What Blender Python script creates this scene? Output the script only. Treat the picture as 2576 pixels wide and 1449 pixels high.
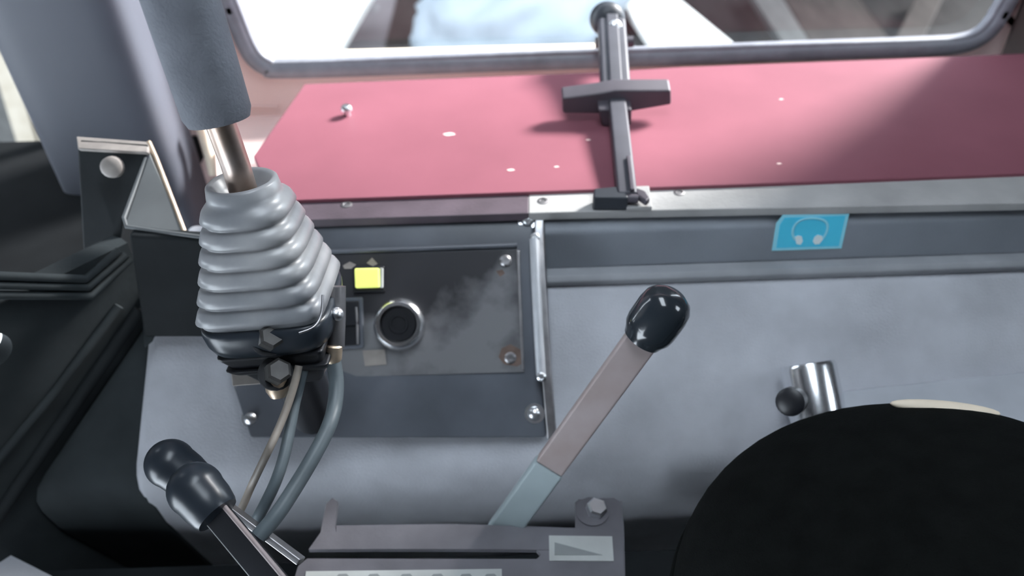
import bpy, bmesh, math, random
from mathutils import Vector, Matrix, noise
random.seed(4)
for o in list(bpy.data.objects): bpy.data.objects.remove(o)
SC = bpy.context.scene
COL = SC.collection
V = Vector

# ---------------------------------------------------------------- camera
F = 2022.0
CAM = V((0, 0, 1.25)); PITCH = math.radians(40); ROLL = math.radians(1.9)
fw = V((0, math.cos(PITCH), -math.sin(PITCH)))
u0 = V((0, math.sin(PITCH), math.cos(PITCH))); r0 = V((1, 0, 0))
RT = r0 * math.cos(ROLL) - u0 * math.sin(ROLL)
UP = r0 * math.sin(ROLL) + u0 * math.cos(ROLL)
cd = bpy.data.cameras.new('camera'); cam = bpy.data.objects.new('camera', cd); COL.objects.link(cam)
m = Matrix((RT, UP, -fw)).transposed().to_4x4(); m.translation = CAM
cam.matrix_world = m
cd.sensor_width = 36; cd.lens = 36 * F / 2576; cd.clip_start = 0.01; cd.clip_end = 200
cd.dof.use_dof = True; cd.dof.focus_distance = 0.50; cd.dof.aperture_fstop = 5.6
SC.camera = cam

# ---------------------------------------------------------------- light
wd = bpy.data.worlds.new('sky'); SC.world = wd; wd.use_nodes = True
bg = wd.node_tree.nodes['Background']; bg.inputs[0].default_value = (0.80, 0.90, 1.0, 1); bg.inputs[1].default_value = 6.6
sd = bpy.data.lights.new('sun', 'SUN'); sun = bpy.data.objects.new('sun', sd); COL.objects.link(sun)
SUN_DIR = V((0.68, 0.46, 0.56)).normalized()          # towards the sun
sun.rotation_euler = SUN_DIR.to_track_quat('Z', 'Y').to_euler(); sun.location = (3, 4, 5)
sd.energy = 10.5; sd.angle = math.radians(14); sd.color = (1.0, 0.97, 0.95)
vs = SC.view_settings
vs.view_transform = 'Standard'; vs.look = 'None'; vs.exposure = 0.5; vs.gamma = 1.0; vs.use_curve_mapping = False

# ---------------------------------------------------------------- helpers
def ray(px, py): return fw + RT * ((px - 1288) / F) + UP * ((724.5 - py) / F)
def dep(px, py, d): return CAM + ray(px, py) * d                 # at a distance along the view axis
def onz(px, py, z): r = ray(px, py); return CAM + r * ((z - CAM.z) / r.z)
def ony(px, py, y): r = ray(px, py); return CAM + r * (y / r.y)
def onp(px, py, p, n): r = ray(px, py); return CAM + r * ((p - CAM).dot(n) / r.dot(n))

def mat(name, col, rough=0.5, metal=0.0, spec=0.5, var=0.12, scale=30, bump=0.0, col2=None, thr=None, coat=0, detail=5, emit=None, bscale=None):
    mt = bpy.data.materials.new(name); mt.use_nodes = True
    nt = mt.node_tree; b = nt.nodes['Principled BSDF']
    b.inputs['Roughness'].default_value = rough; b.inputs['Metallic'].default_value = metal
    b.inputs['Specular IOR Level'].default_value = spec; b.inputs['Coat Weight'].default_value = coat
    tc = nt.nodes.new('ShaderNodeTexCoord')
    nz = nt.nodes.new('ShaderNodeTexNoise'); nz.inputs['Scale'].default_value = scale; nz.inputs['Detail'].default_value = detail
    nt.links.new(tc.outputs['Object'], nz.inputs['Vector'])
    rp = nt.nodes.new('ShaderNodeValToRGB'); nt.links.new(nz.outputs['Fac'], rp.inputs['Fac'])
    c = V(col)
    if col2 is None: a, bb = c * (1 - var), c * (1 + var)
    else: a, bb = c, V(col2)
    lo, hi = thr or (0.3, 0.7)
    rp.color_ramp.elements[0].position = lo; rp.color_ramp.elements[1].position = hi
    rp.color_ramp.elements[0].color = (*a, 1); rp.color_ramp.elements[1].color = (*bb, 1)
    nt.links.new(rp.outputs['Color'], b.inputs['Base Color'])
    if bump:
        n2 = nt.nodes.new('ShaderNodeTexNoise'); n2.inputs['Scale'].default_value = bscale or scale * 12; n2.inputs['Detail'].default_value = 3
        nt.links.new(tc.outputs['Object'], n2.inputs['Vector'])
        bp = nt.nodes.new('ShaderNodeBump'); bp.inputs['Strength'].default_value = bump; bp.inputs['Distance'].default_value = 0.002
        nt.links.new(n2.outputs['Fac'], bp.inputs['Height']); nt.links.new(bp.outputs['Normal'], b.inputs['Normal'])
    if emit:
        b.inputs['Emission Color'].default_value = (*emit[0], 1); b.inputs['Emission Strength'].default_value = emit[1]
    return mt

def wood(name, c1, c2, rough=0.7, scale=6):
    mt = bpy.data.materials.new(name); mt.use_nodes = True
    nt = mt.node_tree; b = nt.nodes['Principled BSDF']; b.inputs['Roughness'].default_value = rough; b.inputs['Specular IOR Level'].default_value = .08
    tc = nt.nodes.new('ShaderNodeTexCoord'); mp = nt.nodes.new('ShaderNodeMapping'); mp.inputs['Scale'].default_value = (scale, scale * .15, scale)
    nz = nt.nodes.new('ShaderNodeTexNoise'); nz.inputs['Scale'].default_value = 4; nz.inputs['Detail'].default_value = 6
    rp = nt.nodes.new('ShaderNodeValToRGB')
    rp.color_ramp.elements[0].position = .3; rp.color_ramp.elements[1].position = .7
    rp.color_ramp.elements[0].color = (*c1, 1); rp.color_ramp.elements[1].color = (*c2, 1)
    nt.links.new(tc.outputs['Object'], mp.inputs['Vector']); nt.links.new(mp.outputs['Vector'], nz.inputs['Vector'])
    nt.links.new(nz.outputs['Fac'], rp.inputs['Fac']); nt.links.new(rp.outputs['Color'], b.inputs['Base Color'])
    return mt

def glassmat():
    mt = bpy.data.materials.new('pane_glass'); mt.use_nodes = True
    nt = mt.node_tree; nt.nodes.remove(nt.nodes['Principled BSDF']); out = nt.nodes['Material Output']
    t = nt.nodes.new('ShaderNodeBsdfTransparent'); t.inputs[0].default_value = (.96, .97, .97, 1)
    g = nt.nodes.new('ShaderNodeBsdfGlossy'); g.inputs['Roughness'].default_value = .08
    x = nt.nodes.new('ShaderNodeMixShader')
    x.inputs[0].default_value = .05; nt.links.new(t.outputs[0], x.inputs[1]); nt.links.new(g.outputs[0], x.inputs[2]); nt.links.new(x.outputs[0], out.inputs[0])
    return mt

def dusty_plate():
    mt = mat('dirty_plate', (0.028, 0.028, 0.033), .42, scale=16, col2=(0.19, 0.19, 0.20), thr=(.45, .62))
    nt = mt.node_tree; rp = nt.nodes['Color Ramp']; nz = nt.nodes['Noise Texture']; tc = nt.nodes['Texture Coordinate']
    sp = nt.nodes.new('ShaderNodeSeparateXYZ'); nt.links.new(tc.outputs['Object'], sp.inputs[0])
    ma = nt.nodes.new('ShaderNodeMath'); ma.operation = 'MULTIPLY_ADD'; ma.inputs[1].default_value = -4.5
    nt.links.new(sp.outputs['Z'], ma.inputs[0]); nt.links.new(nz.outputs['Fac'], ma.inputs[2])
    nt.links.new(ma.outputs[0], rp.inputs['Fac']); return mt

M = dict(
    red=mat('red_paint', (0.255,0.092,0.120), .5, spec=.15, var=.08, scale=9),
    pink=mat('pink_paint', (0.92,0.70,0.66), .5, var=.06, scale=12),  # even pink over the wall, ledge and chips
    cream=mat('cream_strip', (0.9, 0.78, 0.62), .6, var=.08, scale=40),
    rubber=mat('black_rubber', (0.26,0.265,0.30), .38, spec=.5, var=.15, scale=50),
    plastic=mat('dark_plastic', (0.035, 0.038, 0.045), .5, var=.15, scale=25, bump=.1),
    pillar=mat('grey_pillar_plastic', (0.10,0.107,0.132), .55, var=.08, scale=8, bump=.12, bscale=700),
    rightpillar=mat('brown_grey_plastic', (0.10, 0.075, 0.07), .6, var=.1, scale=10),
    dash=mat('dusty_grey_plastic', (0.50,0.51,0.55), .6, var=.16, scale=16, bump=.25, bscale=600),
    band=mat('dark_grey_plastic', (0.26,0.28,0.315), .55, var=.12, scale=12, bump=.15, bscale=600),
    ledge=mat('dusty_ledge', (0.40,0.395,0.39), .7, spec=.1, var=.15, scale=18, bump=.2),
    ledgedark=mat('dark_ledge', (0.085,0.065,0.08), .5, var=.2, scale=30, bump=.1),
    lip=mat('lip_moulding', (0.30,0.31,0.33), .6, var=.12, scale=30),
    housing=mat('housing_metal', (0.105,0.115,0.136), .42, var=.25, scale=14, bump=.06),
    plate=dusty_plate(),
    steel=mat('bright_steel', (0.82, 0.83, 0.85), .33, 1.0, var=.08, scale=60),
    chrome=mat('chrome', (0.88, 0.89, 0.91), .22, 1.0, var=.03, scale=30),
    dull=mat('dull_steel', (0.42, 0.41, 0.42), .42, 1.0, var=.2, scale=60),
    brass=mat('worn_brass', (0.70, 0.56, 0.42), .4, .7, var=.2, scale=60),
    rod=mat('worn_bronze_rod', (0.40, 0.30, 0.24), .38, .85, col2=(.52, .44, .40), scale=50),
    foam=mat('foam_grip', (0.16,0.17,0.195), .8, spec=.3, var=.12, scale=60, bump=.3, bscale=500),
    boot=mat('bellows_rubber', (0.20,0.21,0.23), .34, spec=.55, var=.2, scale=20, col2=(.42, .42, .425)),
    black=mat('black_paint', (0.012, 0.013, 0.017), .4, var=.2, scale=30),
    vblack=mat('black_trim', (0.018,0.021,0.023), .7, spec=.12, var=.2, scale=20, bump=.1),
    vblack2=mat('black_trim_matt', (0.034,0.040,0.043), .8, spec=.1, var=.2, scale=20, bump=.1),
    knob=mat('glossy_knob', (0.022,0.028,0.035), .16, spec=.6, var=.1, scale=20, coat=.3),
    knob2=mat('satin_knob', (0.025,0.032,0.042), .30, spec=.5, var=.1, scale=20),
    lever=mat('rusty_bar', (0.34,0.265,0.25), .5, .05, col2=(.42, .36, .36), scale=25),
    sleeve=mat('grey_sleeve', (0.36,0.43,0.45), .5, var=.08, scale=25),
    fabric=mat('black_upholstery', (0.006,0.0068,0.0066), .95, spec=.05, var=.2, scale=60, bump=.4, bscale=900),
    cable=mat('grey_cable', (0.11,0.135,0.15), .45, var=.1, scale=60),
    cabletan=mat('tan_cable', (0.27,0.235,0.205), .5, var=.15, scale=60),
    yellow=mat('lamp_lens', (0.66, 0.72, 0.17), .35, var=.04, scale=60, emit=((.78, .86, .22), .5)),
    blue=mat('blue_sticker', (0.10,0.72,1.0), .35, var=.04, scale=40),
    bluelight=mat('pale_blue_print', (0.36,0.84,1.0), .35, var=.03, scale=40),
    bluewhite=mat('white_blue_print', (0.86,0.97,1.0), .4, var=.04, scale=40),
    white=mat('white_label', (0.50,0.52,0.51), .5, var=.1, scale=30),
    greymark=mat('grey_print', (0.26,0.275,0.28), .5, var=.1, scale=30),
    tape=mat('tan_tape', (0.30, 0.27, 0.25), .6, var=.2, scale=60),
    guide=mat('guide_plate', (0.135,0.132,0.15), .45, var=.2, scale=22, bump=.1),
    gusset=mat('gusset_metal', (0.12,0.13,0.135), .5, var=.18, scale=18),
    shelf=mat('grey_shelf', (0.46,0.48,0.52), .55, var=.1, scale=18),
    latch=mat('latch_plastic', (0.065,0.065,0.08), .5, var=.1, scale=40),
    latchdk=mat('latch_dark', (0.075,0.066,0.082), .5, var=.1, scale=40),
    nut=mat('dark_nut', (0.16, 0.155, 0.15), .38, .8, var=.2, scale=60),
    rust=mat('rust_stain', (0.16, 0.11, 0.09), .8, var=.3, scale=90),
    latchblk=mat('latch_black', (0.035, 0.04, 0.05), .45, var=.1, scale=40),
    bag=mat('white_tarp', (0.13,0.155,0.175), .6, var=.12, scale=5, bump=.4, bscale=14),
    conc=mat('pale_ground', (0.085,0.075,0.078), .9, var=.12, scale=3, bump=.2),
    wdark=wood('shaded_dark_wood', (0.008, 0.0075, 0.0074), (0.015, 0.014, 0.0135)),  # barn shade on the right-hand boards put into the wood colour
    wbrown=wood('brown_wood', (0.014, 0.012, 0.011), (0.025, 0.021, 0.019)),
    wgrey=wood('grey_wood', (0.036, 0.036, 0.035), (0.05, 0.05, 0.049)),
    wpale=wood('pale_wood', (0.16, 0.14, 0.11), (0.20, 0.18, 0.15)),
    wwhite=wood('white_board', (0.40, 0.39, 0.37), (0.5, 0.49, 0.47)),
    vblack3=mat('deep_black_trim', (0.008, 0.009, 0.010), .85, spec=.08, var=.2, scale=20, bump=.1),
    bead=mat('bright_bead', (0.72, 0.74, 0.78), .42, .5, var=.06, scale=60),
    floor=mat('floor_mat', (0.022, 0.024, 0.025), .8, var=.2, scale=20, bump=.3),
    shell=mat('cab_lining', (0.05, 0.05, 0.055), .8, var=.1, scale=10),
    glass=glassmat(),
)

def tag(o, label=None, cat=None, group=None, kind=None):
    if label: o['label'] = label
    if cat: o['category'] = cat
    if group: o['group'] = group
    if kind: o['kind'] = kind
    return o
def empty(name, loc=(0, 0, 0)):
    o = bpy.data.objects.new(name, None); COL.objects.link(o); o.location = loc; o.empty_display_size = .02
    return o
def par(o, p):
    if p is None: return o
    o.parent = p
    bpy.context.view_layer.update()
    o.matrix_parent_inverse = p.matrix_world.inverted()
    return o
def mesh(name, vs_, fs, mt, parent=None, smooth=False, bev=0, seg=2, sub=0):
    me = bpy.data.meshes.new(name)
    vs_ = [V(v) for v in vs_]
    c = sum(vs_, V()) / len(vs_)
    me.from_pydata([v - c for v in vs_], [], fs)
    bm = bmesh.new(); bm.from_mesh(me)
    bmesh.ops.remove_doubles(bm, verts=bm.verts, dist=1e-6)
    bmesh.ops.recalc_face_normals(bm, faces=bm.faces); bm.to_mesh(me); bm.free()
    me.materials.append(M[mt] if isinstance(mt, str) else mt)
    o = bpy.data.objects.new(name, me); COL.objects.link(o); o.location = c
    if bev:
        b = o.modifiers.new('bevel', 'BEVEL'); b.width = bev; b.segments = seg; b.limit_method = 'ANGLE'; b.angle_limit = math.radians(30)
        smooth = True
    if sub:
        s = o.modifiers.new('sub', 'SUBSURF'); s.levels = sub; s.render_levels = sub
    if smooth:
        for p in me.polygons: p.use_smooth = True
        if bev:
            try: o.modifiers.new('wn', 'WEIGHTED_NORMAL')
            except Exception: pass
    return par(o, parent)
def prism(name, pts, ext, mt, parent=None, bev=0, seg=2):
    pts = [V(p) for p in pts]; ext = V(ext); n = len(pts)
    v = pts + [p + ext for p in pts]
    f = [tuple(range(n)), tuple(range(2 * n - 1, n - 1, -1))] + [(i, (i + 1) % n, n + (i + 1) % n, n + i) for i in range(n)]
    return mesh(name, v, f, mt, parent, bev=bev, seg=seg)
def loft(name, A, B, mt, parent=None, bev=0, seg=2):
    """solid between two matching closed profiles"""
    n = len(A); v = list(A) + list(B)
    f = [tuple(range(n)), tuple(range(2 * n - 1, n - 1, -1))] + [(i, (i + 1) % n, n + (i + 1) % n, n + i) for i in range(n)]
    return mesh(name, v, f, mt, parent, bev=bev, seg=seg)
def smoothpath(pts, k=8, closed=False):
    out = []; n = len(pts); pts = [V(p) for p in pts]
    R = range(n if closed else n - 1)
    for i in R:
        p0 = pts[(i - 1) % n] if (closed or i > 0) else pts[0]; p1 = pts[i]; p2 = pts[(i + 1) % n]
        p3 = pts[(i + 2) % n] if (closed or i + 2 < n) else pts[-1]
        for j in range(k):
            t = j / k
            out.append(.5 * ((2 * p1) + (p2 - p0) * t + (2 * p0 - 5 * p1 + 4 * p2 - p3) * t * t + (3 * p1 - p0 - 3 * p2 + p3) * t ** 3))
    if not closed: out.append(pts[-1])
    return out
def tube(name, pts, r, mt, parent=None, n=14, closed=False, cap=True, flat=(1, 1), ref=None):
    pts = [V(p) for p in pts]; m_ = len(pts); v = []; f = []
    rr = r if isinstance(r, (list, tuple)) else [r] * m_
    up = V(ref) if ref else None
    for i, p in enumerate(pts):
        a = pts[(i + 1) % m_] if (closed or i + 1 < m_) else p; b = pts[i - 1] if (closed or i > 0) else p
        t = (a - b).normalized()
        if up is None: up = V((0, 0, 1)) if abs(t.z) < .9 else V((1, 0, 0))
        s = t.cross(up).normalized(); u = s.cross(t).normalized()
        if not ref: up = u
        for k in range(n):
            q = 2 * math.pi * k / n
            v.append(p + s * math.cos(q) * rr[i] * flat[0] + u * math.sin(q) * rr[i] * flat[1])
    for i in range(m_ if closed else m_ - 1):
        for k in range(n):
            a, b = i * n + k, i * n + (k + 1) % n; c, d = ((i + 1) % m_) * n + (k + 1) % n, ((i + 1) % m_) * n + k
            f.append((a, b, c, d))
    if cap and not closed:
        f.append(tuple(range(n))); f.append(tuple(range((m_ - 1) * n, m_ * n)))
    o = mesh(name, v, f, mt, parent, smooth=True)
    e = o.modifiers.new('edge', 'EDGE_SPLIT'); e.split_angle = math.radians(50)
    return o
def lathe(name, base, axis, prof, mt, parent=None, n=28, hexa=False):
    """prof: list of (distance along axis, radius)"""
    axis = V(axis).normalized(); base = V(base)
    s = axis.orthogonal().normalized(); u = axis.cross(s)
    if hexa: n = 6
    v = []; f = []
    for h, r in prof:
        for k in range(n):
            q = 2 * math.pi * k / n; v.append(base + axis * h + (s * math.cos(q) + u * math.sin(q)) * max(r, 1e-5))
    for i in range(len(prof) - 1):
        for k in range(n):
            f.append((i * n + k, i * n + (k + 1) % n, (i + 1) * n + (k + 1) % n, (i + 1) * n + k))
    f.append(tuple(range(n))); f.append(tuple(range((len(prof) - 1) * n, len(prof) * n)))
    o = mesh(name, v, f, mt, parent, smooth=not hexa)
    if not hexa:
        e = o.modifiers.new('edge', 'EDGE_SPLIT'); e.split_angle = math.radians(40)
    return o
def ball(name, c, r, mt, parent=None, axes=None, seg=28, rng=16, e=1.0):
    c = V(c); v = []; f = []
    ax = axes or (V((r, 0, 0)), V((0, r, 0)), V((0, 0, r)))
    sp = lambda x: math.copysign(abs(x) ** e, x)
    for i in range(rng + 1):
        th = -math.pi / 2 + math.pi * i / rng
        for k in range(seg):
            q = 2 * math.pi * k / seg
            v.append(c + ax[0] * sp(math.cos(th)) * sp(math.cos(q)) + ax[1] * sp(math.cos(th)) * sp(math.sin(q)) + ax[2] * sp(math.sin(th)))
    for i in range(rng):
        for k in range(seg):
            f.append((i * seg + k, i * seg + (k + 1) % seg, (i + 1) * seg + (k + 1) % seg, (i + 1) * seg + k))
    return mesh(name, v, f, mt, parent, smooth=True)
def dome(name, p, n, r, mt, parent=None, h=.6):
    pr = [(0, r)] + [(r * h * math.sin(a), r * math.cos(a)) for a in [i * math.pi / 2 / 6 for i in range(1, 7)]]
    return lathe(name, V(p) - V(n).normalized() * .001, n, pr, mt, parent, n=18)
def box(name, x0, x1, y0, y1, z0, z1, mt, parent=None, bev=0):
    return prism(name, [(x0, y0, z0), (x1, y0, z0), (x1, y1, z0), (x0, y1, z0)], (0, 0, z1 - z0), mt, parent, bev=bev)

# ================================================================ STRUCTURE
FLOOR = 0.25
WY = 0.875                                            # inner face of the window wall
box('floor', -.62, 1.0, -.75, WY, FLOOR - .04, FLOOR, 'floor')
# ceiling; opening added for top light on the console, eave lengthened to block sky
HX0, HX1, HY0, HY1 = -.12, .20, -.05, .66
cv = [(x, y, z) for z in (1.80, 1.84) for x, y in ((-1.1, -.75), (1.0, -.75), (1.0, WY + .45), (-1.1, WY + .45), (HX0, HY0), (HX1, HY0), (HX1, HY1), (HX0, HY1))]
cf = []
for i in range(4):
    j = (i + 1) % 4; cf += [(i, j, 4 + j, 4 + i), (8 + i, 12 + i, 12 + j, 8 + j), (i, 8 + i, 8 + j, j), (4 + i, 4 + j, 12 + j, 12 + i)]
mesh('ceiling', cv, cf, 'shell')
# right end wall with an open window
RY0, RY1, RZ0, RZ1 = .02, .34, 1.24, 1.58
cv = [(x, y, z) for x in (.96, 1.0) for y, z in ((-.75, FLOOR), (WY, FLOOR), (WY, 1.80), (-.75, 1.80), (RY0, RZ0), (RY1, RZ0), (RY1, RZ1), (RY0, RZ1))]
mesh('wall_rear', cv, cf, 'shell')
box('wall_end', -1.14, -1.1, -.79, WY, .85, 1.80, 'shell')['kind'] = 'structure'
box('wall_left', -1.1, .96, -.79, -.75, FLOOR, 1.80, 'shell')

# -- side window: hole path on the wall plane
HY = WY - .004
left = [(562, -30), (580, 12), (600, 62), (618, 105), (640, 143), (672, 166), (720, 172)]
bott = [(1100, 160), (1510, 146), (2000, 128), (2330, 116)]
rght = [(2420, 108), (2468, 88), (2500, 55), (2522, 20), (2545, -20)]
lo = [ony(x, y, HY) for x, y in left + bott + rght]
dl = (lo[0] - lo[2]); dl = dl / dl.z; dr = (lo[-1] - lo[-3]); dr = dr / dr.z
ZT = 1.48
topL = lo[0] + dl * (ZT - lo[0].z); topR = lo[-1] + dr * (ZT - lo[-1].z)
topL.x = max(topL.x, -.72); topR.x = min(topR.x, .90)
midL = lo[0].lerp(topL, .5); midR = lo[-1].lerp(topR, .5)
hole = [midL] + lo + [midR, topR + V((0, 0, -.06)), topR + V((-.06, 0, 0)), topL + V((.06, 0, 0)), topL + V((0, 0, -.06))]
holes = smoothpath(hole, 6, closed=True)
for p in holes: p.y = HY
X0, X1, Z0, Z1 = -.45, 1.0, FLOOR, 1.80
cx = sum((p.x for p in holes)) / len(holes); cz = 1.2
def rad(p):
    d = V((p.x - cx, 0, p.z - cz)); t = 1e9
    if abs(d.x) > 1e-9: t = min(t, ((X1 if d.x > 0 else X0) - cx) / d.x)
    if abs(d.z) > 1e-9: t = min(t, ((Z1 if d.z > 0 else Z0) - cz) / d.z)
    return V((cx + d.x * t, WY, cz + d.z * t))
n = len(holes); inner = [V((p.x, WY, p.z)) for p in holes]; outer = [rad(p) for p in inner]
for cx_, cz_ in ((X0, Z0), (X0, Z1), (X1, Z0), (X1, Z1)):
    k_ = min(range(n), key=lambda i: (outer[i].x - cx_) ** 2 + (outer[i].z - cz_) ** 2); outer[k_] = V((cx_, WY, cz_))
back = V((0, .006, 0))
vv = inner + outer + [p + back for p in inner] + [p + back for p in outer]; ff = []
for i in range(n):
    j = (i + 1) % n
    ff += [(i, j, n + j, n + i), (2 * n + i, 3 * n + i, 3 * n + j, 2 * n + j), (i, 2 * n + i, 2 * n + j, j)]
wall = mesh('wall_right', vv, ff, 'pink'); tag(wall, 'pink painted cab wall under the side window', None, None, 'structure')
win = empty('window_1', (0, HY, .95)); tag(win, 'long cab side window with thick black rubber seal', None, None, 'structure')
tube('seal', holes, .0115, 'rubber', win, n=14, closed=True, flat=(1.0, 1.0), ref=(0, 1, 0))
tube('seal_lip', [p + V((0, -.004, 0)) + (V((cx, p.y, cz + .05)) - p).normalized() * .009 for p in holes], .0045, 'rubber', win, n=8, closed=True, ref=(0, 1, 0))
gv = [p + V((0, .012, 0)) for p in holes]
mesh('glass', gv, [tuple(range(n))], 'glass', win)
for o_ in ('floor', 'ceiling', 'wall_rear', 'wall_left'): bpy.data.objects[o_]['kind'] = 'structure'

# sill outside the glass, sunlit red coloured cream; pale strip stands for leaking light
sill = prism('trim_1', [ony(640, 150, WY + .04), ony(1500, 128, WY + .04), ony(1500, 165, WY + .04), ony(640, 190, WY + .04)], (0, .022, 0), 'cream'); tag(sill, 'outer sill along the bottom of the side window, cream for sunlit red paint', None, None, 'structure')
strip = prism('light_leak_strip', [ony(1706, 159, WY - .006), ony(2238, 140, WY - .006), ony(2238, 148, WY - .006), ony(1712, 170, WY - .006)], (0, .006, 0), 'cream'); tag(strip, 'pale strip standing for light leaking between window seal and red panel', None, None, 'structure')

# right rear pillar cover
p1, p2 = ony(2585, -140, .84), ony(2585, 128, .84)
rp_ = prism('trim_3', [V((p2.x - .012, .872, .80)), V((p2.x + .30, .872, .80)), V((p2.x + .30, .80, .80)), V((p2.x + .06, .80, .80))], (0, 0, 1.0), 'rightpillar', bev=.008); tag(rp_, 'brownish grey pillar cover at the right end of the side window', None, None, 'structure')

# left front pillar
pb = ony(360, 500, .80)
def rsec(w, d, e, n=28):
    out = []
    for k in range(n):
        q = 2 * math.pi * k / n; c, s = math.cos(q), math.sin(q)
        out.append((w * math.copysign(abs(c) ** e, c), d * math.copysign(abs(s) ** e, s)))
    return out
rot = math.radians(4); sec = rsec(.068, .05, .42, 40)
def pil(z, k=1): return [V((pb.x + (a * math.cos(rot) - b * math.sin(rot)) * k, pb.y + (a * math.sin(rot) + b * math.cos(rot)) * k, z)) for a, b in sec]
vv = []; ff = []
zs = [FLOOR + .3, .70, .78, .95, 1.2, 1.5, 1.795]
for z in zs: vv += pil(z)
ns = len(sec)
for i in range(len(zs) - 1):
    for k in range(ns): ff.append((i * ns + k, i * ns + (k + 1) % ns, (i + 1) * ns + (k + 1) % ns, (i + 1) * ns + k))
ff += [tuple(range(ns)), tuple(range((len(zs) - 1) * ns, len(zs) * ns))]
pl = mesh('trim_4', vv, ff, 'pillar', smooth=True); tag(pl, 'thick rounded grey pillar at the left of the side window', None, None, 'structure')

# pink shelf below the wall, left of the red panel
sh = prism('trim_5', [(-.35, WY, .785), (.2, WY, .785), (.2, .60, .785), (-.27, .60, .785)], (0, 0, .012), 'pink'); tag(sh, 'pink painted ledge left of the red panel', None, None, 'structure')
fl = prism('trim_6', [ony(575, 265, WY - .003), ony(700, 268, WY - .003), ony(700, 273, WY - .003), ony(575, 270, WY - .003)], (0, .003, 0), 'pink'); tag(fl, 'thin pink fold line across the wall', None, None, 'structure')

t11 = tube('trim_11', smoothpath([ony(502, 308, .80), ony(516, 350, .80), ony(534, 412, .79), ony(540, 440, .785)], 5), .0065, 'cream'); tag(t11, 'pale curved tube between pillar and joystick rod', None, None, 'structure')  # pale curved tube beside the pillar
# front corner: low wall, second window, its seal and glass
FY = .875
w2 = [ony(x, y, FY) for x, y in [(-120, 402), (60, 400), (120, 396), (150, 385), (163, 362), (150, 325), (90, 205), (0, 40), (-60, -80)]]
zf = w2[1].z
lw = box('wall_front', -1.1, -.47, FY, FY + .04, zf - .14, zf, 'vblack'); tag(lw, 'black low wall below the corner window', None, None, 'structure')
g2 = empty('window_2', (w2[1].x, FY, zf)); tag(g2, 'corner window with rounded black seal left of the pillar', None, None, 'structure')
tube('seal', smoothpath(w2, 6), .011, 'rubber', g2, ref=(0, 1, 0))
pane = [V((-1.1, FY + .01, zf))] + [p + V((0, .01, 0)) for p in smoothpath(w2, 4)] + [V((-1.1, FY + .01, w2[-1].z))]
mesh('glass', pane, [tuple(range(len(pane)))], 'glass', g2)
sb = prism('trim_7', [ony(-150, 402, FY - .01), ony(205, 398, FY - .01), ony(215, 470, FY - .07), ony(-150, 500, FY - .07)], (0, .03, -.02), 'vblack3', bev=.012, seg=4); tag(sb, 'rounded black sill below the corner window', None, None, 'structure')

bx_ = box('trim_10', -1.1, -.375, .585, FY - .002, .745, .775, 'vblack3'); tag(bx_, 'black cover below the corner window', None, None, 'structure')
# ================================================================ SIDE CONSOLE
A1 = onp(352, 765, V((0, .545, .801)), V((0, -1, 1))); A2 = ony(0, 1300, .412)
d_ = V((A2.x - A1.x, A2.y - A1.y, 0)); 
XL, XR = -.56, .95
XS = ony(1372, 620, .556).x - .006
con = empty('side_console', (.1, .5, FLOOR)); tag(con, 'long grey plastic side console below the red panel', 'console')
def extr(name, prof, x0, x1, mt, parent=None, bev=0, seg=2):
    return loft(name, [V((x0, y, z)) for y, z in prof], [V((x1, y, z)) for y, z in prof], mt, parent, bev=bev, seg=seg)
PB = [(.66, .795), (.546, .795), (.441, .6945), (.434, .685), (.4300, .672), (.4295, .656), (.433, .62), (.46, .50), (.46, FLOOR), (.66, FLOOR)]
xl = lambda y: A1.x + d_.x * (y - A1.y) / d_.y + .003
Q1 = onp(372, 850, V((0, .545, .801)), V((0, -1, 1))); Q2 = ony(312, 1190, .4295)
def xb(y): return Q1.x + (Q2.x - Q1.x) * (y - Q1.y) / (Q2.y - Q1.y) if y < Q1.y else Q1.x
loft('body', [V((xb(y), y, z)) for y, z in PB], [V((XR, y, z)) for y, z in PB], 'dash', con, bev=.009, seg=4)
loft('end_panel', [V((xl(y), y, max(z - .010, FLOOR))) for y, z in PB], [V((xb(y) + .012, y, max(z - .010, FLOOR))) for y, z in PB], 'vblack2', con, bev=.003)
extr('lip', [(.60, .804), (.546, .804), (.542, .800), (.543, .794), (.60, .794)], XS, XR, 'lip', con, bev=.0012)
extr('upper_band', [(.596, .850), (.570, .848), (.560, .840), (.556, .803), (.60, .803)], XS, XR, 'band', con, bev=.003, seg=3)
# ledge on top of the band: dark left length, dusty right length
LZ = .8585
def lx(px, py): return onz(px, py, LZ)
prism('ledge', [lx(1330, 484), lx(1480, 478), lx(2700, 436), lx(2700, 508), lx(1480, 532), lx(1330, 536)], (0, 0, -.008), 'ledge', con, bev=.001)
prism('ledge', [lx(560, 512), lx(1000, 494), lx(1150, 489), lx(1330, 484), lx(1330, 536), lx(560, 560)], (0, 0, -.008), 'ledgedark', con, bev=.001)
for (px, py) in ((1709, 485), (1366, 506), (872, 515)):
    p = lx(px, py); lathe('rivet', p - V((0, 0, .001)), (0, 0, 1), [(0, .0052), (.0016, .0048), (.002, .0030), (.0012, .0026), (.0012, .0008)], 'dull', con, n=16)
prism('end_bracket', [lx(1575, 478), lx(1632, 476), lx(1640, 530), lx(1575, 531)], (0, 0, .004), 'ledge', con, bev=.001)

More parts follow.
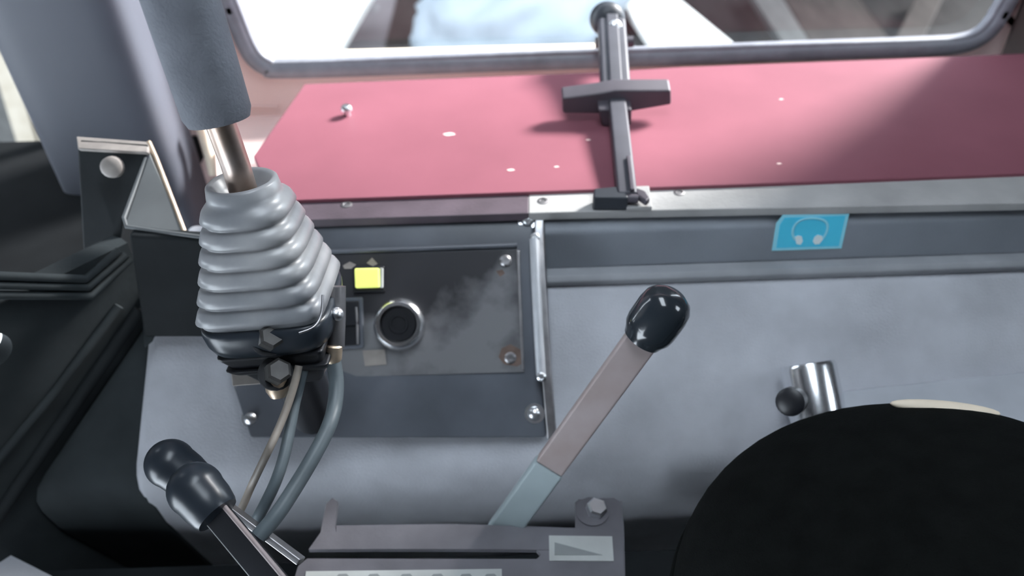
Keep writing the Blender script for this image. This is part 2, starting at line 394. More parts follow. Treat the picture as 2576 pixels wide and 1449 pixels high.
# red panel
RZ = .862
rb = empty('red_panel', onz(1600, 320, RZ - .006)); tag(rb, 'large flat red painted panel below the side window', 'panel')
prism('sheet', [onz(x, y, RZ) for x, y in [(766, 211), (1510, 181), (1712, 168), (2240, 148), (2760, 126), (2760, 428), (1900, 462), (780, 502), (690, 506), (637, 392)]], (0, 0, -.006), 'red', rb, bev=.0012)
bp_ = onz(874, 290, RZ)
sc = lathe('screw', bp_, (0, 0, 1), [(-.001, .0035), (.006, .0035), (.006, .0058), (.009, .0056), (.011, .004), (.0115, .001)], 'steel', rb, n=16)
sc['label'] = 'bright steel screw standing on the red sheet'
for i, (px, py, w) in enumerate(((1130, 338, .010), (1285, 428, .006), (1400, 420, .004), (1965, 250, .004), (1960, 412, .004), (1480, 352, .004))):
    c = onz(px, py, RZ); prism('paint_chip', [c + V((math.cos(a) * w * .6, math.sin(a) * w * .3, 0)) for a in [k * math.pi / 4 + .3 * (k % 2) for k in range(8)]], (0, 0, .0003), 'pink', rb)

# ================================================================ BLUE STICKER
bp0, bn = V((0, .558, .82)), V((0, -.995, .11))
# the band front runs from (.560,.840) to (.556,.803)
bp0 = V((0, .556, .803)); bt = V((0, .004, .037)).normalized(); bn = V((0, -bt.z, bt.y))
def bs(px, py, off=.0): return onp(px, py, bp0 + bn * off, bn)
stk = empty('sticker', bs(2040, 630, 0)); tag(stk, 'blue parallelogram sticker with white headphones symbol on the dark console band', 'sticker')
E_ = -bn * .0008
prism('backing', [bs(x, y, .0009) for x, y in [(1942, 631), (1953, 562), (1970, 541), (2137, 535), (2117, 625)]], E_, 'bluelight', stk)
prism('face', [bs(x, y, .0012) for x, y in [(1953, 624), (1962, 566), (1974, 548), (2127, 543), (2110, 619)]], E_ * .6, 'blue', stk)
arc = [bs(x, y, .0015) for x, y in [(2000, 604), (1994, 588), (1997, 571), (2008, 558), (2024, 551), (2044, 549), (2063, 551), (2077, 558), (2082, 570), (2079, 585), (2070, 600)]]
tube('headband', smoothpath(arc, 4), .0011, 'bluelight', stk, n=8, flat=(1, .3), ref=tuple(bn))
for pts in ([(1999, 597), (2008, 593), (2017, 595), (2020, 607), (2014, 616), (2004, 614)], [(2049, 597), (2057, 591), (2068, 594), (2071, 602), (2061, 614), (2050, 615), (2045, 608)]):
    prism('ear_pad', [bs(x, y, .0017) for x, y in pts], E_ * .6, 'bluewhite', stk)

# ================================================================ INSTRUMENT PANEL
ip = empty('instrument_panel', ony(1000, 1105, .44)); tag(ip, 'black metal instrument panel with socket, switch and lit button', 'control panel')
def line(pxl, pxr, y): return ony(*pxl, y), ony(*pxr, y)
yT, yA, yB, yC = .573, .551, .476, .441
L = []; R = []
for (a, b, y) in (((540, 565), (1345, 541), yT), ((548, 645), (1342, 612), yA), ((580, 962), (1362, 944), yB), ((628, 1106), (1376, 1104), yC)):
    p, q = line(a, b, y); L.append(p); R.append(q)
bk = V((0, .05, -.075)); tk = V((0, .03, -.03))
L2 = L + [L[-1] + V((0, .02, -.004)), L[0] + V((0, .004, -.03))]; R2 = R + [R[-1] + V((0, .02, -.004)), R[0] + V((0, .004, -.03))]
loft('housing', L2, R2, 'housing', ip, bev=.003, seg=3)
fp, fn = R[1], ((L[1] - R[1]).cross(R[2] - R[1])).normalized()
if fn.z < 0: fn = -fn
def on(px, py, off=0): return onp(px, py, fp + fn * off, fn)
topn = ((L[0] - R[0]).cross(R[1] - R[0])).normalized(); topn = topn if topn.z > 0 else -topn
lown = ((L[2] - R[2]).cross(R[3] - R[2])).normalized(); lown = lown if lown.z > 0 else -lown
plate = prism('face_plate', [on(x, y, .0025) for x, y in [(600, 648), (1303, 627), (1319, 936), (600, 956)]], -fn * .003, 'plate', ip, bev=.0006)
prism('plate_rim', [on(x, y, .0036) for x, y in [(1299, 630), (1308, 630), (1319, 930), (1312, 930)]], -fn * .003, 'dull', ip, bev=.0006)
tube('groove_bead', [on(830, 634, .0012), on(1300, 617, .0012)], .0022, 'housing', ip, n=8)
# right flange with bright bead
prism('flange', [R[0] + V((0, 0, .004)), R[1] + fn * .006, R[2] + fn * .005, R[3] + fn * .004, R[3] - fn * .004, R[2] - fn * .008, R[1] - fn * .012, R[0] - V((0, 0, .018))], V((.0085, 0, 0)), 'dull', ip, bev=.0015)
tube('bead', [on(1344, 600, .010), on(1349, 720, .009), on(1355, 840, .008), on(1361, 945, .007)], .0042, 'bead', ip, n=12)
for (px, py) in ((1346, 598), (1362, 947)):
    lathe('flange_bolt', on(px, py, .007), fn, [(0, .004), (.005, .004), (.006, .0025), (.0045, .0018), (.0045, .0005)], 'steel', ip, n=14)
# indicator button
lamp = prism('lamp_bezel', [on(x, y, .0065) for x, y in [(886, 671), (967, 669), (968, 734), (888, 737)]], -fn * .006, 'black', ip, bev=.0012)
prism('lamp_lens', [on(x, y, .0115) for x, y in [(891, 675), (953, 674), (954, 723), (893, 725)]], -fn * .009, 'yellow', lamp, bev=.0014, seg=3)
prism('lamp_side', [on(x, y, .0095) for x, y in [(955, 674), (963, 674), (963, 724), (955, 724)]], -fn * .005, 'white', lamp, bev=.0006)
# rocker switch
sw = prism('rocker_switch', [on(x, y, .0055) for x, y in [(846, 750), (912, 747), (915, 876), (850, 880)]], -fn * .005, 'housing', ip, bev=.0018, seg=3)
prism('rocker', [on(x, y, .009) for x, y in [(855, 758), (901, 757), (903, 818), (857, 820)]], -fn * .006, 'black', sw, bev=.0012)
prism('rocker', [on(x, y, .0068) for x, y in [(857, 821), (903, 819), (905, 868), (859, 871)]], -fn * .004, 'black', sw, bev=.0012)
tube('rocker_edge', [on(896, 772, .0088), on(899, 828, .0078), on(900, 866, .0070)], .0011, 'dull', sw, n=8)
# power socket
so = on(1006, 815, .002)
rg = lathe('socket_ring', so, fn, [(0, .0212), (.004, .0222), (.008, .0212), (.0105, .0185), (.0105, .0158), (.004, .0152)], 'chrome', ip, n=40)
cp = lathe('socket_cap', so, fn, [(0, .0150), (.0055, .0150), (.0068, .0138), (.0068, .0085), (.0078, .0080), (.0078, .0065), (.0065, .0060), (.0065, .001)], 'black', ip, n=36)
prism('tape_patch', [on(x, y, .0033) for x, y in [(912, 882), (968, 879), (972, 917), (918, 921)]], -fn * .001, 'tape', ip)
for pts in ([(1262, 876), (1284, 866), (1310, 880), (1318, 912), (1300, 922), (1268, 916), (1254, 898)], [(1248, 682), (1264, 678), (1270, 688), (1258, 696)], [(862, 668), (880, 658), (896, 666), (884, 676), (866, 676)], [(922, 662), (936, 648), (950, 664), (938, 670)]):
    prism('rust_patch', [on(x, y, .0028) for x, y in pts], -fn * .001, 'rust' if pts[0][0] > 1000 else 'tape', ip)
for (px, py) in ((1272, 656), (1284, 900)):
    p = on(px, py, .0025)
    s = lathe('plate_screw', p, fn, [(0, .0052), (.0015, .005), (.0028, .0035), (.0028, .0018), (.0018, .0016), (.0018, .0004)], 'dull', ip, n=18)
for (px, py, pl_, nn, nm) in ((1327, 553, R[0], topn + fn, 0), (1345, 1040, R[2], lown, 0), (632, 1052, R[2], lown, 0)):
    nn = nn.normalized(); p = onp(px, py, pl_, topn if pl_ is R[0] else lown); b = lathe('dome_bolt', p - nn * .001, nn, [(0, .0085), (.0016, .0085), (.0016, .006), (.004, .0056), (.006, .0042), (.007, .0015), (.0071, .0002)], 'steel', ip, n=20)
# wear scuffs on the lower lip
# ================================================================ JOYSTICK
A = dep(704, 812, .560); B = dep(606, 452, .505)
js = empty('joystick', A); tag(js, 'joystick lever with black foam grip and ribbed rubber boot', 'joystick')
ax = (B - A).normalized(); sx = V((1, 0, 0)); sx = (sx - ax * sx.dot(ax)).normalized(); sy = ax.cross(sx)
H = (B - A).length; NK = 40; vv = []; ff = []
prof = []
NR = 6
skirt_prof = [(-.02, .037, .5), (.0, .0405, .5), (.06, .0425, .45), (.14, .0432, .42), (.185, .0428, .42), (.19, .040, .42)]
prof += [(.165, .0395, .42)]
for i in range(NR):
    t0 = .20 + i * .115; t1 = t0 + .115
    h0 = .0425 - .0165 * (t0 - .20) / .69; h1 = .0425 - .0165 * (t1 - .20) / .69
    e0 = .32 + .5 * (t0 - .2) / .7
    prof += [(t0, h0 - .0022, e0), (t0 + .016, h0 - .0022, e0), (t0 + .04, h0 + .0006, e0), (t0 + .085, h1 + .0014, e0), (t0 + .105, h1 - .0004, e0)]
prof += [(.895, .0235, .9), (.93, .0235, 1), (.985, .0225, 1), (1.0, .0205, 1), (.985, .0180, 1), (.93, .0155, 1), (.88, .011, 1), (.87, .0085, 1)]
def bellows(name, prof, mt, capend):
  vv = []; ff = []
  for t, h, e in prof:
    for k in range(NK):
        q = 2 * math.pi * k / NK; c, s = math.cos(q), math.sin(q)
        vv.append(A + ax * H * t + sx * h * math.copysign(abs(c) ** e, c) + sy * h * math.copysign(abs(s) ** e, s))
  for i in range(len(prof) - 1):
    for k in range(NK): ff.append((i * NK + k, i * NK + (k + 1) % NK, (i + 1) * NK + (k + 1) % NK, (i + 1) * NK + k))
  ff.append(tuple(range(NK)))
  return mesh(name, vv, ff, mt, js, smooth=True)
bellows('boot', prof, 'boot', 0)
sk = bellows('boot_skirt', skirt_prof, 'knob2', 0); sk['label'] = 'smooth black lower skirt'
g0 = dep(549, 296, .470)
tube('rod', [B - ax * .016, B.lerp(g0, .3), g0 + (g0 - B).normalized() * .01], .0088, 'rod', js, n=20)
g1 = dep(452, -10, .440); gd = (g1 - g0).normalized()
lathe('grip', g0 - gd * .003, gd, [(0, .012), (.001, .018), (.006, .0200), (.03, .0203), (.09, .0210), (.125, .0205), (.137, .018), (.142, .009), (.143, .001)], 'foam', js, n=32)
# mount below the boot
def ring(t, hx, hy, dx=0, dy=0): return [A + ax * t + sx * (dx + a) + sy * (dy + b) for a, b in ((-hx, -hy), (hx, -hy), (hx, hy), (-hx, hy))]
loft('mount', ring(-.038, .020, .022, .006), ring(-.002, .037, .037), 'black', js, bev=.004, seg=3)
loft('mount_skirt', ring(-.022, .030, .030, .004), ring(-.014, .036, .036, .002), 'black', js, bev=.003)
colb = A - ax * .038; tube('mount_post', [colb + V((0, .004, .01)), colb + V((.0, .012, -.03)), V((colb.x, colb.y + .02, colb.z - .075))], .018, 'black', js, n=16)
for px, py, d in ((684, 845, .515), (702, 932, .522)):
    p = dep(px, py, d); nn = (CAM - p).normalized() + V((.35, 0, .35)); lathe('hex_nut', p - nn.normalized() * .012, nn, [(0, .0085), (.0125, .0085), (.014, .0065)], 'nut', js, hexa=True)
    lathe('washer', p - nn.normalized() * .013, nn, [(0, .0115), (.0025, .0115)], 'black', js, n=18)
# brown clamp behind the mount
prism('clamp', [dep(x, y, .575) for x, y in [(572, 872), (600, 866), (604, 938), (662, 946), (668, 966), (584, 972)]], fw * .006, 'tape', js, bev=.001)
prism('clamp_arm', [dep(x, y, .566) for x, y in [(820, 760), (846, 756), (850, 880), (806, 950), (780, 952), (826, 870)]], fw * .005, 'lever', js, bev=.001)
tube('clip_wire', smoothpath([dep(x, y, d) for x, y, d in [(812, 742, .512), (808, 790, .510), (790, 822, .506), (752, 838, .503)]], 5), .0009, 'dull', js, n=8)
tube('fitting', [dep(846, 720, .550), dep(846, 800, .552), dep(843, 874, .556)], .0065, 'dull', js, n=14)
dome('fitting_bolt', dep(850, 789, .540), (CAM - dep(850, 789, .54)) + V((.5, 0, .3)), .0048, 'steel', js, h=.8)
lathe('ferrule', dep(840, 866, .553), dep(836, 915, .556) - dep(840, 866, .553), [(0, .0052), (.001, .0062), (.010, .0062), (.013, .0048), (.0135, .003)], 'brass', js, n=16)
lathe('ferrule', dep(694, 948, .535), dep(701, 1003, .538) - dep(694, 948, .535), [(0, .0070), (.001, .0082), (.009, .0076), (.014, .0050), (.0145, .003)], 'brass', js, n=16)

# ---- cables hanging from the joystick mount
def cable(pts, r, mt, lab):
    o = tube('cable', smoothpath([dep(*p) for p in pts], 7), r, mt, None, n=12); tag(o, lab, 'cable', 'cables below the joystick'); return o
cable([(752, 920, .532), (741, 965, .530), (722, 1025, .527), (700, 1080, .520), (672, 1140, .512), (636, 1215, .530), (606, 1282, .530), (570, 1350, .535)], .0026, 'cabletan', 'thin tan cable hanging furthest left below the joystick')
cable([(762, 930, .545), (742, 1010, .542), (729, 1080, .535), (714, 1150, .526), (690, 1220, .520), (650, 1300, .520), (605, 1380, .53)], .0038, 'cable', 'middle grey cable curving down between the tan and the thick cable')
cable([(838, 905, .556), (846, 960, .556), (842, 1020, .550), (826, 1075, .538), (796, 1135, .528), (752, 1210, .518), (700, 1290, .506), (650, 1350, .50)], .0052, 'cable', 'thick grey cable hanging from the pale ferrule right of the joystick')

# ================================================================ LONG LEVER
k0 = dep(1660, 792, .560); l0 = dep(1620, 846, .566); l1 = dep(1268, 1330, .655)
lv = empty('gear_lever', l1); tag(lv, 'long flat rusty lever with glossy black knob', 'lever')
la = (l0 - l1).normalized()
def flatbar(name, a, b, w, t, mt, parent, side=None):
    d = (b - a).normalized(); s = side or d.cross(fw).normalized(); s = (s - d * s.dot(d)).normalized(); u = d.cross(s)
    return loft(name, [a + s * w + u * t, a - s * w + u * t, a - s * w - u * t, a + s * w - u * t], [b + s * w + u * t, b - s * w + u * t, b - s * w - u * t, b + s * w - u * t], mt, parent, bev=min(w, t) * .35)
lm = l1.lerp(l0, .36)
flatbar('shaft', lm, l0 + la * .01, .0118, .0055, 'lever', lv)
flatbar('sleeve', l1 - la * .008, lm, .0125, .0065, 'sleeve', lv)
kb = l0 - la * .004
lathe('knob', kb, la, [(0, .012), (.001, .0140), (.005, .0155), (.009, .0178), (.014, .0186), (.028, .0186), (.035, .0174), (.040, .0142), (.0435, .008), (.0445, .001)], 'knob', lv, n=36)

# ================================================================ LEVER GUIDE PLATE
GZ = .690
gp = empty('lever_guide', onz(1200, 1449, GZ - .01)); tag(gp, 'grey metal lever guide plate with long dark slot', 'guide plate')
def gz(x, y): return onz(x, y, GZ)
pieces = [[(806, 1340), (820, 1268), (836, 1252), (850, 1262), (842, 1322), (846, 1340)],
          [(776, 1382), (806, 1340), (846, 1340), (846, 1322), (960, 1320), (960, 1381)], [(960, 1381), (960, 1320), (1130, 1318), (1130, 1381)],
          [(1130, 1381), (1130, 1318), (1290, 1322), (1290, 1382)], [(1290, 1382), (1290, 1322), (1436, 1328), (1436, 1384)],
          [(1447, 1328), (1447, 1264), (1456, 1256), (1545, 1252), (1560, 1262), (1566, 1330)],
          [(1436, 1384), (1436, 1328), (1566, 1330), (1568, 1408), (1350, 1406), (1361, 1396), (1350, 1384)],
          [(772, 1405), (1350, 1406), (1568, 1408), (1570, 1520), (720, 1520), (750, 1424)]]
pv = []; pf = []
for pc_ in pieces:
    b0 = len(pv); k_ = len(pc_); pts_ = [gz(*p) for p in pc_]
    pv += pts_ + [p + V((0, 0, -.004)) for p in pts_]
    pf += [tuple(range(b0, b0 + k_)), tuple(range(b0 + 2 * k_ - 1, b0 + k_ - 1, -1))] + [(b0 + i, b0 + (i + 1) % k_, b0 + k_ + (i + 1) % k_, b0 + k_ + i) for i in range(k_)]
mesh('plate', pv, pf, 'guide', gp)
prism('side_skirt', [gz(1560, 1260), gz(1566, 1330), gz(1570, 1500), gz(1574, 1500), gz(1570, 1330), gz(1564, 1260)], (0, 0, -.06), 'guide', gp)
hx = lathe('bolt', gz(1498, 1284) , V((.2, -.1, 1)), [(-.001, .0085), (.006, .0085), (.0075, .007)], 'steel', gp, hexa=True)
lathe('washer', gz(1490, 1288), (0, 0, 1), [(-.001, .0135), (.0012, .0135)], 'guide', gp, n=20)
lab = prism('white_label', [onz(x, y, GZ + .0008) for x, y in [(1381, 1347), (1540, 1349), (1544, 1411), (1382, 1410)]], (0, 0, -.001), 'white', gp); lab['label'] = 'white label with grey triangle'
prism('triangle_mark', [onz(x, y, GZ + .0012) for x, y in [(1395, 1364), (1516, 1396), (1395, 1396)]], (0, 0, -.0008), 'greymark', lab)
lb2 = prism('white_strip', [onz(x, y, GZ + .0008) for x, y in [(770, 1437), (1262, 1431), (1264, 1500), (760, 1500)]], (0, 0, -.001), 'white', gp)
for px_ in (862, 940, 1022, 1100, 1172, 1234):
    prism('print_mark', [onz(px_ + dx, 1443 + dy, GZ + .0012) for dx, dy in ((-16, 8), (-10, 1), (10, 0), (17, 8))], (0, 0, -.0008), 'greymark', lb2)
# dark well behind the plate
wl_ = box('trim_8', -.5, .30, .30, .40, FLOOR, .60, 'vblack'); tag(wl_, 'black floor box below the lever plate', None, None, 'structure')

# ================================================================ TWIN BALL LEVERS (lower left)
def ball_lever(kc, r, kend, rodpts, rr, lab, d1):
    t = empty('ball_lever', dep(*rodpts[-1])); tag(t, lab, 'lever', 'twin levers with black knobs')
    c = dep(*kc); e = dep(*kend); a = (e - c).normalized(); pr = []
    L_ = (e - c).length
    for i in range(13):
        th = math.pi * (1 - i / 12 * .60); pr.append((r * math.cos(th), max(r * math.sin(th), .0003)))
    pr += [(L_ * .55, r * .93), (L_ * .9, r * .84), (L_, r * .78), (L_ + .001, r * .3)]
    lathe('knob', c, a, pr, 'knob2', t, n=32)
    pts = [e - a * .004] + [dep(*p) for p in rodpts]
    flatbar('rod', pts[0], pts[-1], rr[0], rr[1], d1, t)
    if d1 == 'black':
        sd_ = (pts[-1] - pts[0]).normalized().cross(fw).normalized()
        sg_ = -1 if sd_.x < 0 else 1
        tube('pale_edge', [pts[0] + sd_ * rr[0] * sg_ - fw * .003, pts[-1] + sd_ * rr[0] * sg_ - fw * .003], .0016, 'lever', t, n=8)  # lit upper edge of the dark bar, built as a pale tube
    return t
ball_lever((428, 1166, .520), .0158, (496, 1216, .520), [(758, 1412, .500)], (.0022, .004), 'lever with the higher of two round black knobs at lower left', 'dull')
ball_lever((492, 1232, .490), .0168, (548, 1296, .485), [(722, 1505, .470)], (.0078, .004), 'lever with the lower, larger black knob at lower left', 'black')

# ================================================================ WINDOW LATCH
lt = empty('window_latch', onz(1577, 520, LZ)); tag(lt, 'grey plastic window latch with wide cross handle over the red panel', 'latch')
h0 = ony(1538, 62, .842); h1 = ony(1549, 250, .720); h2 = ony(1556, 300, .690); h3 = ony(1577, 500, .570); 
la_ = (h1 - h0).normalized()
flatbar('upper_arm', h0, h1, .0145, .010, 'latch', lt, V((1, 0, 0)))
flatbar('arm_ridge', h0 + V((0, 0, .009)), h1 + V((0, 0, .009)), .006, .004, 'latch', lt, V((1, 0, 0)))
flatbar('lower_arm', h2 - (h3 - h2).normalized() * .03, h3, .0085, .007, 'latch', lt, V((1, 0, 0)))
flatbar('lower_rib', h2.lerp(h3, .6) + V((.004, 0, .006)), h3 + V((.004, 0, .006)), .0018, .004, 'latchdk', lt, V((1, 0, 0)))
def lp(px, py, y): return ony(px, py, y)
hnd = prism('cross_handle', [lp(x, y, .715) for x, y in [(1414, 248), (1505, 236), (1548, 228), (1600, 228), (1688, 228), (1689, 264), (1596, 280), (1556, 290), (1505, 287), (1416, 286)]], (0, .016, .005), 'latchdk', lt, bev=.002)
prism('collar', [lp(x, y, .703) for x, y in [(1504, 276), (1590, 276), (1588, 316), (1568, 316), (1560, 300), (1542, 300), (1538, 320), (1515, 318)]], (0, .014, .004), 'latchdk', lt, bev=.002)
hc = ony(1533, 62, .838); lathe('hinge_knob', hc + V((0, .014, .0)), V((0, -1, .35)), [(-.016, .010), (-.015, .0185), (.004, .0185), (.010, .015), (.013, .008), (.0135, .001)], 'latchblk', lt, n=28)
dome('hinge_bolt', ony(1548, 68, .822), (0.1, -1, .4), .0075, 'steel', lt)
lathe('hinge_stub', ony(1500, 108, .842), (1, 0, 0), [(-.001, .006), (.04, .006)], 'latchdk', lt, n=14)
kk = onz(1535, 512, LZ); 
prism('foot', [lx(1492, 507), lx(1556, 501), lx(1578, 500), lx(1578, 531), lx(1490, 530)], (0, 0, .014), 'latchblk', lt, bev=.002)
tube('pivot_pin', [onz(1575, 498, LZ + .010), onz(1606, 500, LZ + .010)], .0038, 'latchdk', lt, n=12)
prism('wing_nut', [onz(x, y, LZ + .008) for x, y in [(1601, 486), (1622, 494), (1634, 512), (1624, 520), (1604, 506), (1596, 496)]], (0, 0, .006), 'latchdk', lt, bev=.0015)

# ================================================================ CORNER BRACKET (left)
cb = empty('corner_bracket', dep(400, 850, .70)); tag(cb, 'black sheet metal corner bracket with pale worn edges below the pillar', 'bracket')
def cbp(x, y, yy): return ony(x, y, yy)
loft('box', [cbp(322, 592, .52), cbp(575, 605, .52), cbp(575, 850, .505), cbp(362, 850, .505)], [p + V((0, .012, 0)) for p in [cbp(322, 592, .52), cbp(575, 605, .52), cbp(575, 850, .505), cbp(362, 850, .505)]], 'vblack', cb, bev=.003)
prism('top_flange', [cbp(190, 342, .60), cbp(376, 356, .60), cbp(372, 384, .585), cbp(194, 374, .585)], (0, .004, -.006), 'tape', cb, bev=.0015)
prism('front_plate', [cbp(194, 372, .588), cbp(374, 384, .588), cbp(312, 556, .56), cbp(300, 640, .545), cbp(210, 640, .56)], (0, .008, .004), 'vblack', cb, bev=.002)
prism('gusset', [cbp(376, 384, .588), cbp(464, 586, .53), cbp(312, 566, .53)], (0, .004, -.006), 'gusset', cb, bev=.001)
tube('pale_edge', [cbp(374, 358, .600), cbp(392, 398, .586), cbp(463, 582, .532)], .0022, 'brass', cb, n=8)
tube('gusset_edge', [cbp(368, 398, .586), cbp(312, 548, .535), cbp(318, 570, .528), cbp(400, 582, .526), cbp(505, 596, .520)], .0018, 'gusset', cb, n=8)
lathe('screw', cbp(283, 420, .578), V((.1, -1, .5)), [(-.002, .009), (.004, .0085), (.006, .006), (.006, .001)], 'tape', cb, n=18)
prism('post', [cbp(352, 740, .54), cbp(376, 745, .54), cbp(385, 860, .50), cbp(362, 880, .50)], (0, .01, 0), 'vblack2', cb, bev=.002)

# ================================================================ FRONT PANEL (far left)
fnp = V((-d_.y, d_.x, 0)).normalized(); 
if fnp.x < 0: fnp = -fnp
def fpn(px, py, off=0): return onp(px, py, A1 + fnp * off, fnp)
fr = empty('front_panel', V((A2.x, A2.y, FLOOR))); tag(fr, 'black front side panel with moulded ridges and a round hole at far left', 'panel')
# panel with a round hole: angular strip mesh in panel coordinates (s along d_, z)
dn = d_.normalized()
def pc(p): q = p - A1; return q.dot(dn), p.z
hc_s, hc_z = pc(fpn(-30, 885)); hr = abs(pc(fpn(44, 885))[1] * 0 + pc(fpn(44, 885))[0] - hc_s)
s0, s1 = -.01, .62; z0, z1 = FLOOR, pc(fpn(220, 660))[1]
NN = 48; inn = []; outr = []
for k in range(NN):
    q = 2 * math.pi * k / NN; c, s = math.cos(q), math.sin(q)
    inn.append((hc_s + hr * c, hc_z + hr * .95 * s))
    t = 1e9
    if abs(c) > 1e-6: t = min(t, ((s1 if c > 0 else s0) - hc_s) / c)
    if abs(s) > 1e-6: t = min(t, ((z1 if s > 0 else z0) - hc_z) / s)
    outr.append((hc_s + c * t, hc_z + s * t))
def W(sz, off=0): return V((A1.x, A1.y, 0)) + dn * sz[0] + V((0, 0, sz[1])) + fnp * off
for (cs, czz) in ((s0, z0), (s0, z1), (s1, z0), (s1, z1)):
    k = min(range(NN), key=lambda i: (outr[i][0] - cs) ** 2 + (outr[i][1] - czz) ** 2); outr[k] = (cs, czz)
vv = [W(p) for p in inn] + [W(p) for p in outr] + [W(p, -.02) for p in inn] + [W(p, -.02) for p in outr]; ff = []
for k in range(NN):
    j = (k + 1) % NN
    ff += [(k, j, NN + j, NN + k), (2 * NN + k, 3 * NN + k, 3 * NN + j, 2 * NN + j), (k, 2 * NN + k, 2 * NN + j, j), (NN + k, NN + j, 3 * NN + j, 3 * NN + k)]
mesh('sheet', vv, ff, 'vblack2', fr)
tube('ridge', [fpn(-60, 692, .004), fpn(215, 702, .004), fpn(300, 630, .004)], .0035, 'vblack2', fr, n=10)
tube('ridge', [fpn(-60, 715, .004), fpn(222, 722, .004), fpn(318, 640, .004)], .0035, 'vblack2', fr, n=10)
tube('ridge', [fpn(-60, 742, .004), fpn(230, 744, .004), fpn(330, 650, .004)], .0035, 'vblack2', fr, n=10)
tube('edge_bead', [fpn(352, 780, .004), fpn(180, 1030, .004), fpn(-20, 1320, .004)], .006, 'vblack', fr, n=10)
tube('edge_bead', [fpn(300, 770, .003), fpn(140, 985, .003), fpn(-40, 1200, .003)], .004, 'vblack2', fr, n=10)
tr = prism('trim_9', [onz(-60, 1380, .62), onz(10, 1388, .62), onz(130, 1449, .62), onz(200, 1500, .62), onz(-60, 1500, .62)], (0, 0, -.02), 'dash'); tag(tr, 'grey floor edge in the lower left corner', None, None, 'structure')

# ================================================================ SEAT (lower right), chrome post, grey shelf
sc_ = dep(2404, 1616, .50)
st = empty('seat', V((sc_.x, sc_.y, FLOOR))); tag(st, 'dark rounded upholstered seat edge in the lower right corner', 'seat')
ball('cushion', sc_, .1, 'fabric', st, axes=(V((.174, 0, 0)), V((0, .168, 0)), V((0, 0, .112))), seg=64, rng=40, e=.96)
tube('seam', [sc_ + V((.1752 * math.cos(q), .1692 * math.sin(q), -.002)) for q in [2 * math.pi * k / 64 for k in range(64)]], .0025, 'fabric', st, n=8, closed=True)
def cush(a, b, k=1.012): return sc_ + V((.160 * math.cos(b) * math.cos(a), .168 * math.cos(b) * math.sin(a), .112 * math.sin(b))) * k
tm = ball('sunlit_crescent', dep(2378, 1028, .55), .1, 'cream', st, axes=(RT * .038 - UP * .0035, fw * .006 + UP * .001, UP * .0052), seg=32, rng=12); tm['label'] = 'sunlit crescent along the far top edge, built as a pale pad'  # sun patch on the cushion top, built as a cream pad
lathe('pedestal', V((sc_.x, sc_.y, FLOOR)), (0, 0, 1), [(0, .14), (.02, .14), (.03, .09), (sc_.z - FLOOR - .09, .08)], 'vblack', st, n=28)
c0 = dep(2030, 912, .668); c1 = dep(2066, 1090, .660)
cpst = empty('chrome_post', c1); tag(cpst, 'short shiny chrome post behind the dark seat', 'post')
aa = (c0 - c1).normalized(); Lc = (c0 - c1).length
lathe('tube', c1 - aa * .01, aa, [(0, .0225), (Lc + .006, .0225), (Lc + .009, .021), (Lc + .0095, .012)], 'chrome', cpst, n=40)
lathe('collar', c1 - aa * .014, aa, [(0, .027), (.008, .027), (.010, .025)], 'dull', cpst, n=32)
sp_ = fw.cross(aa).normalized()
lathe('dark_reflection', dep(1990, 1010, .622), -fw + RT * -.6, [(-.008, .011), (.004, .011), (.006, .008), (.006, .001)], 'black', cpst, n=22)  # dark reflection in the chrome, built as a black disc
SZ = .745
sg = prism('armrest_plate', [onz(2110, 976, SZ), onz(2700, 914, SZ), onz(2700, 1110, SZ), onz(2110, 1110, SZ)], (0, 0, -.05), 'shelf', bev=.006, seg=3); tag(sg, 'flat light grey plate behind the dark seat', 'plate')

# ================================================================ OUTSIDE
GR = -.60
gd_ = box('ground', -14, 14, WY + .4, 30, GR - .1, GR, 'conc'); gd_['kind'] = 'structure'
bw = box('wall_sky_block', -14, 6.0, 7.0, 7.2, GR, 9.0, 'wdark'); tag(bw, 'unseen dark wall added beyond the window to block sky light', None, None, 'structure')  # out of view; added to keep sky light off the red panel
def plank(name, a, b, w, t, mt, z, lab, cat='plank', tilt=0):
    pa, pb_ = onz(*a, z), onz(*b, z); d = (pb_ - pa).normalized(); s = V((-d.y, d.x, 0))
    o = prism(name, [pa + s * w / 2, pa - s * w / 2, pb_ - s * w / 2, pb_ + s * w / 2], (0, 0, -t), mt, bev=.006)
    return tag(o, lab, cat, 'planks lying outside')
def quad(name, pts, t, mt, z, lab, cat='plank'):
    o = prism(name, [onz(x, y, z) for x, y in pts], (0, 0, -t), mt, bev=.006); return tag(o, lab, cat, 'planks lying outside')
quad('white_board', [(1520, -60), (1640, -60), (1850, 112), (1846, 130), (1660, 130), (1640, 112)], .04, 'wwhite', GR + .36, 'wide white board lying outside right of the window latch', 'board')
quad('dark_batten', [(1490, -40), (1512, -40), (1650, 118), (1620, 118)], .05, 'wdark', GR + .30, 'dark narrow batten outside beside the white board')
quad('dark_board', [(1600, -60), (1900, -60), (2010, 60), (2060, 150), (1860, 150)], .05, 'wdark', GR + .08, 'dark board outside between the white board and a grey plank')
quad('grey_plank', [(1860, -60), (1935, -60), (2060, 140), (1990, 140)], .05, 'wgrey', GR + .24, 'light grey plank outside in the right half of the window')
quad('brown_plank', [(1935, -60), (2120, -60), (2270, 140), (2060, 140)], .05, 'wbrown', GR + .16, 'wide brown plank outside beside the grey plank')
quad('dark_boarding', [(2120, -60), (2620, -60), (2620, 140), (2270, 140)], .05, 'wdark', GR + .08, 'shade-dark boarding outside at the right end of the window', 'board')
quad('brown_batten', [(2330, -60), (2400, -60), (2300, 140), (2230, 140)], .05, 'wbrown', GR + .24, 'thin brown batten crossing the dark boarding outside')
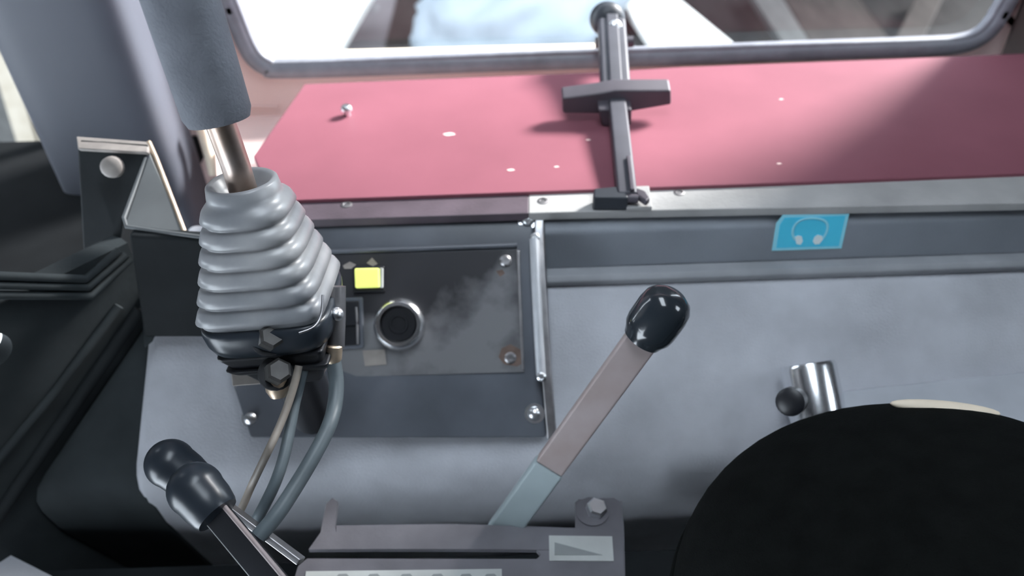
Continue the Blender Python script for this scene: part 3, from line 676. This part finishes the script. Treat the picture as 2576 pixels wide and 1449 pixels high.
quad('pale_plank', [(850, -60), (960, -60), (830, 160), (730, 160)], .05, 'wwhite', GR + .30, 'pale plank outside near the left end of the window')
quad('brown_sheet', [(1010, -60), (1180, -60), (1150, 150), (960, 150)], .014, 'wbrown', GR + .015, 'brown board outside left of the white tarp bundle', 'board')
quad('glare_sheet', [(480, -60), (842, -60), (722, 170), (480, 170)], .04, 'wwhite', GR + .22, 'broad white sheet standing for blown-out light at the left end of the window', 'board')  # white sheet added for the blown-out glare outside
quad('hole_bright_plank', [(-90, 770), (70, 770), (70, 1010), (-90, 1010)], .04, 'wwhite', GR + .06, 'pale plank added on the ground to brighten the round hole at far left')  # added so that the round hole looks bright
# tarp bundle
bgc = onz(1310, 40, GR + .35); vv = []; ff = []; SN, RN = 48, 28

sl = V((1, .12, 0)).normalized(); sw_ = V((-.12, 1, 0))
for i in range(RN + 1):
    th = -math.pi / 2 + math.pi * i / RN
    for k in range(SN):
        q = 2 * math.pi * k / SN
        u = V((math.cos(th) * math.cos(q), math.cos(th) * math.sin(q), math.sin(th)))
        w = 1 + .16 * noise.noise(u * 2.2 + V((3, 1, 0))) + .05 * noise.noise(u * 7)
        p = bgc + sl * u.x * .52 * w + sw_ * u.y * .36 * w + V((0, 0, u.z * .30 * w + u.x * .10))
        p.z = max(p.z, GR + .02); vv.append(p)
for i in range(RN):
    for k in range(SN): ff.append((i * SN + k, i * SN + (k + 1) % SN, (i + 1) * SN + (k + 1) % SN, (i + 1) * SN + k))
bgo = mesh('tarp_bundle', vv, ff, 'bag', smooth=True); tag(bgo, 'large bluish white tarp bundle lying outside the window', 'tarp')
# planks seen through the corner window
for i, (pts, mt_, lab) in enumerate((([(-40, 100), (14, 100), (110, 420), (60, 420)], 'wpale', 'pale plank standing outside the corner window, left one'), ([(28, 120), (62, 120), (150, 420), (116, 420)], 'wpale', 'pale plank standing outside the corner window, nearest the pillar'))):
    o = prism('standing_plank', [ony(x, y, 2.2) for x, y in pts], (0, .03, 0), mt_, bev=.004); tag(o, lab, 'plank', 'planks outside the corner window')
o = prism('shed_wall', [ony(x, y, 2.5) for x, y in [(-700, -300), (260, -300), (260, 520), (-700, 520)]], (0, .05, 0), 'wgrey'); tag(o, 'greyish wooden shed side outside the corner window', 'shed')
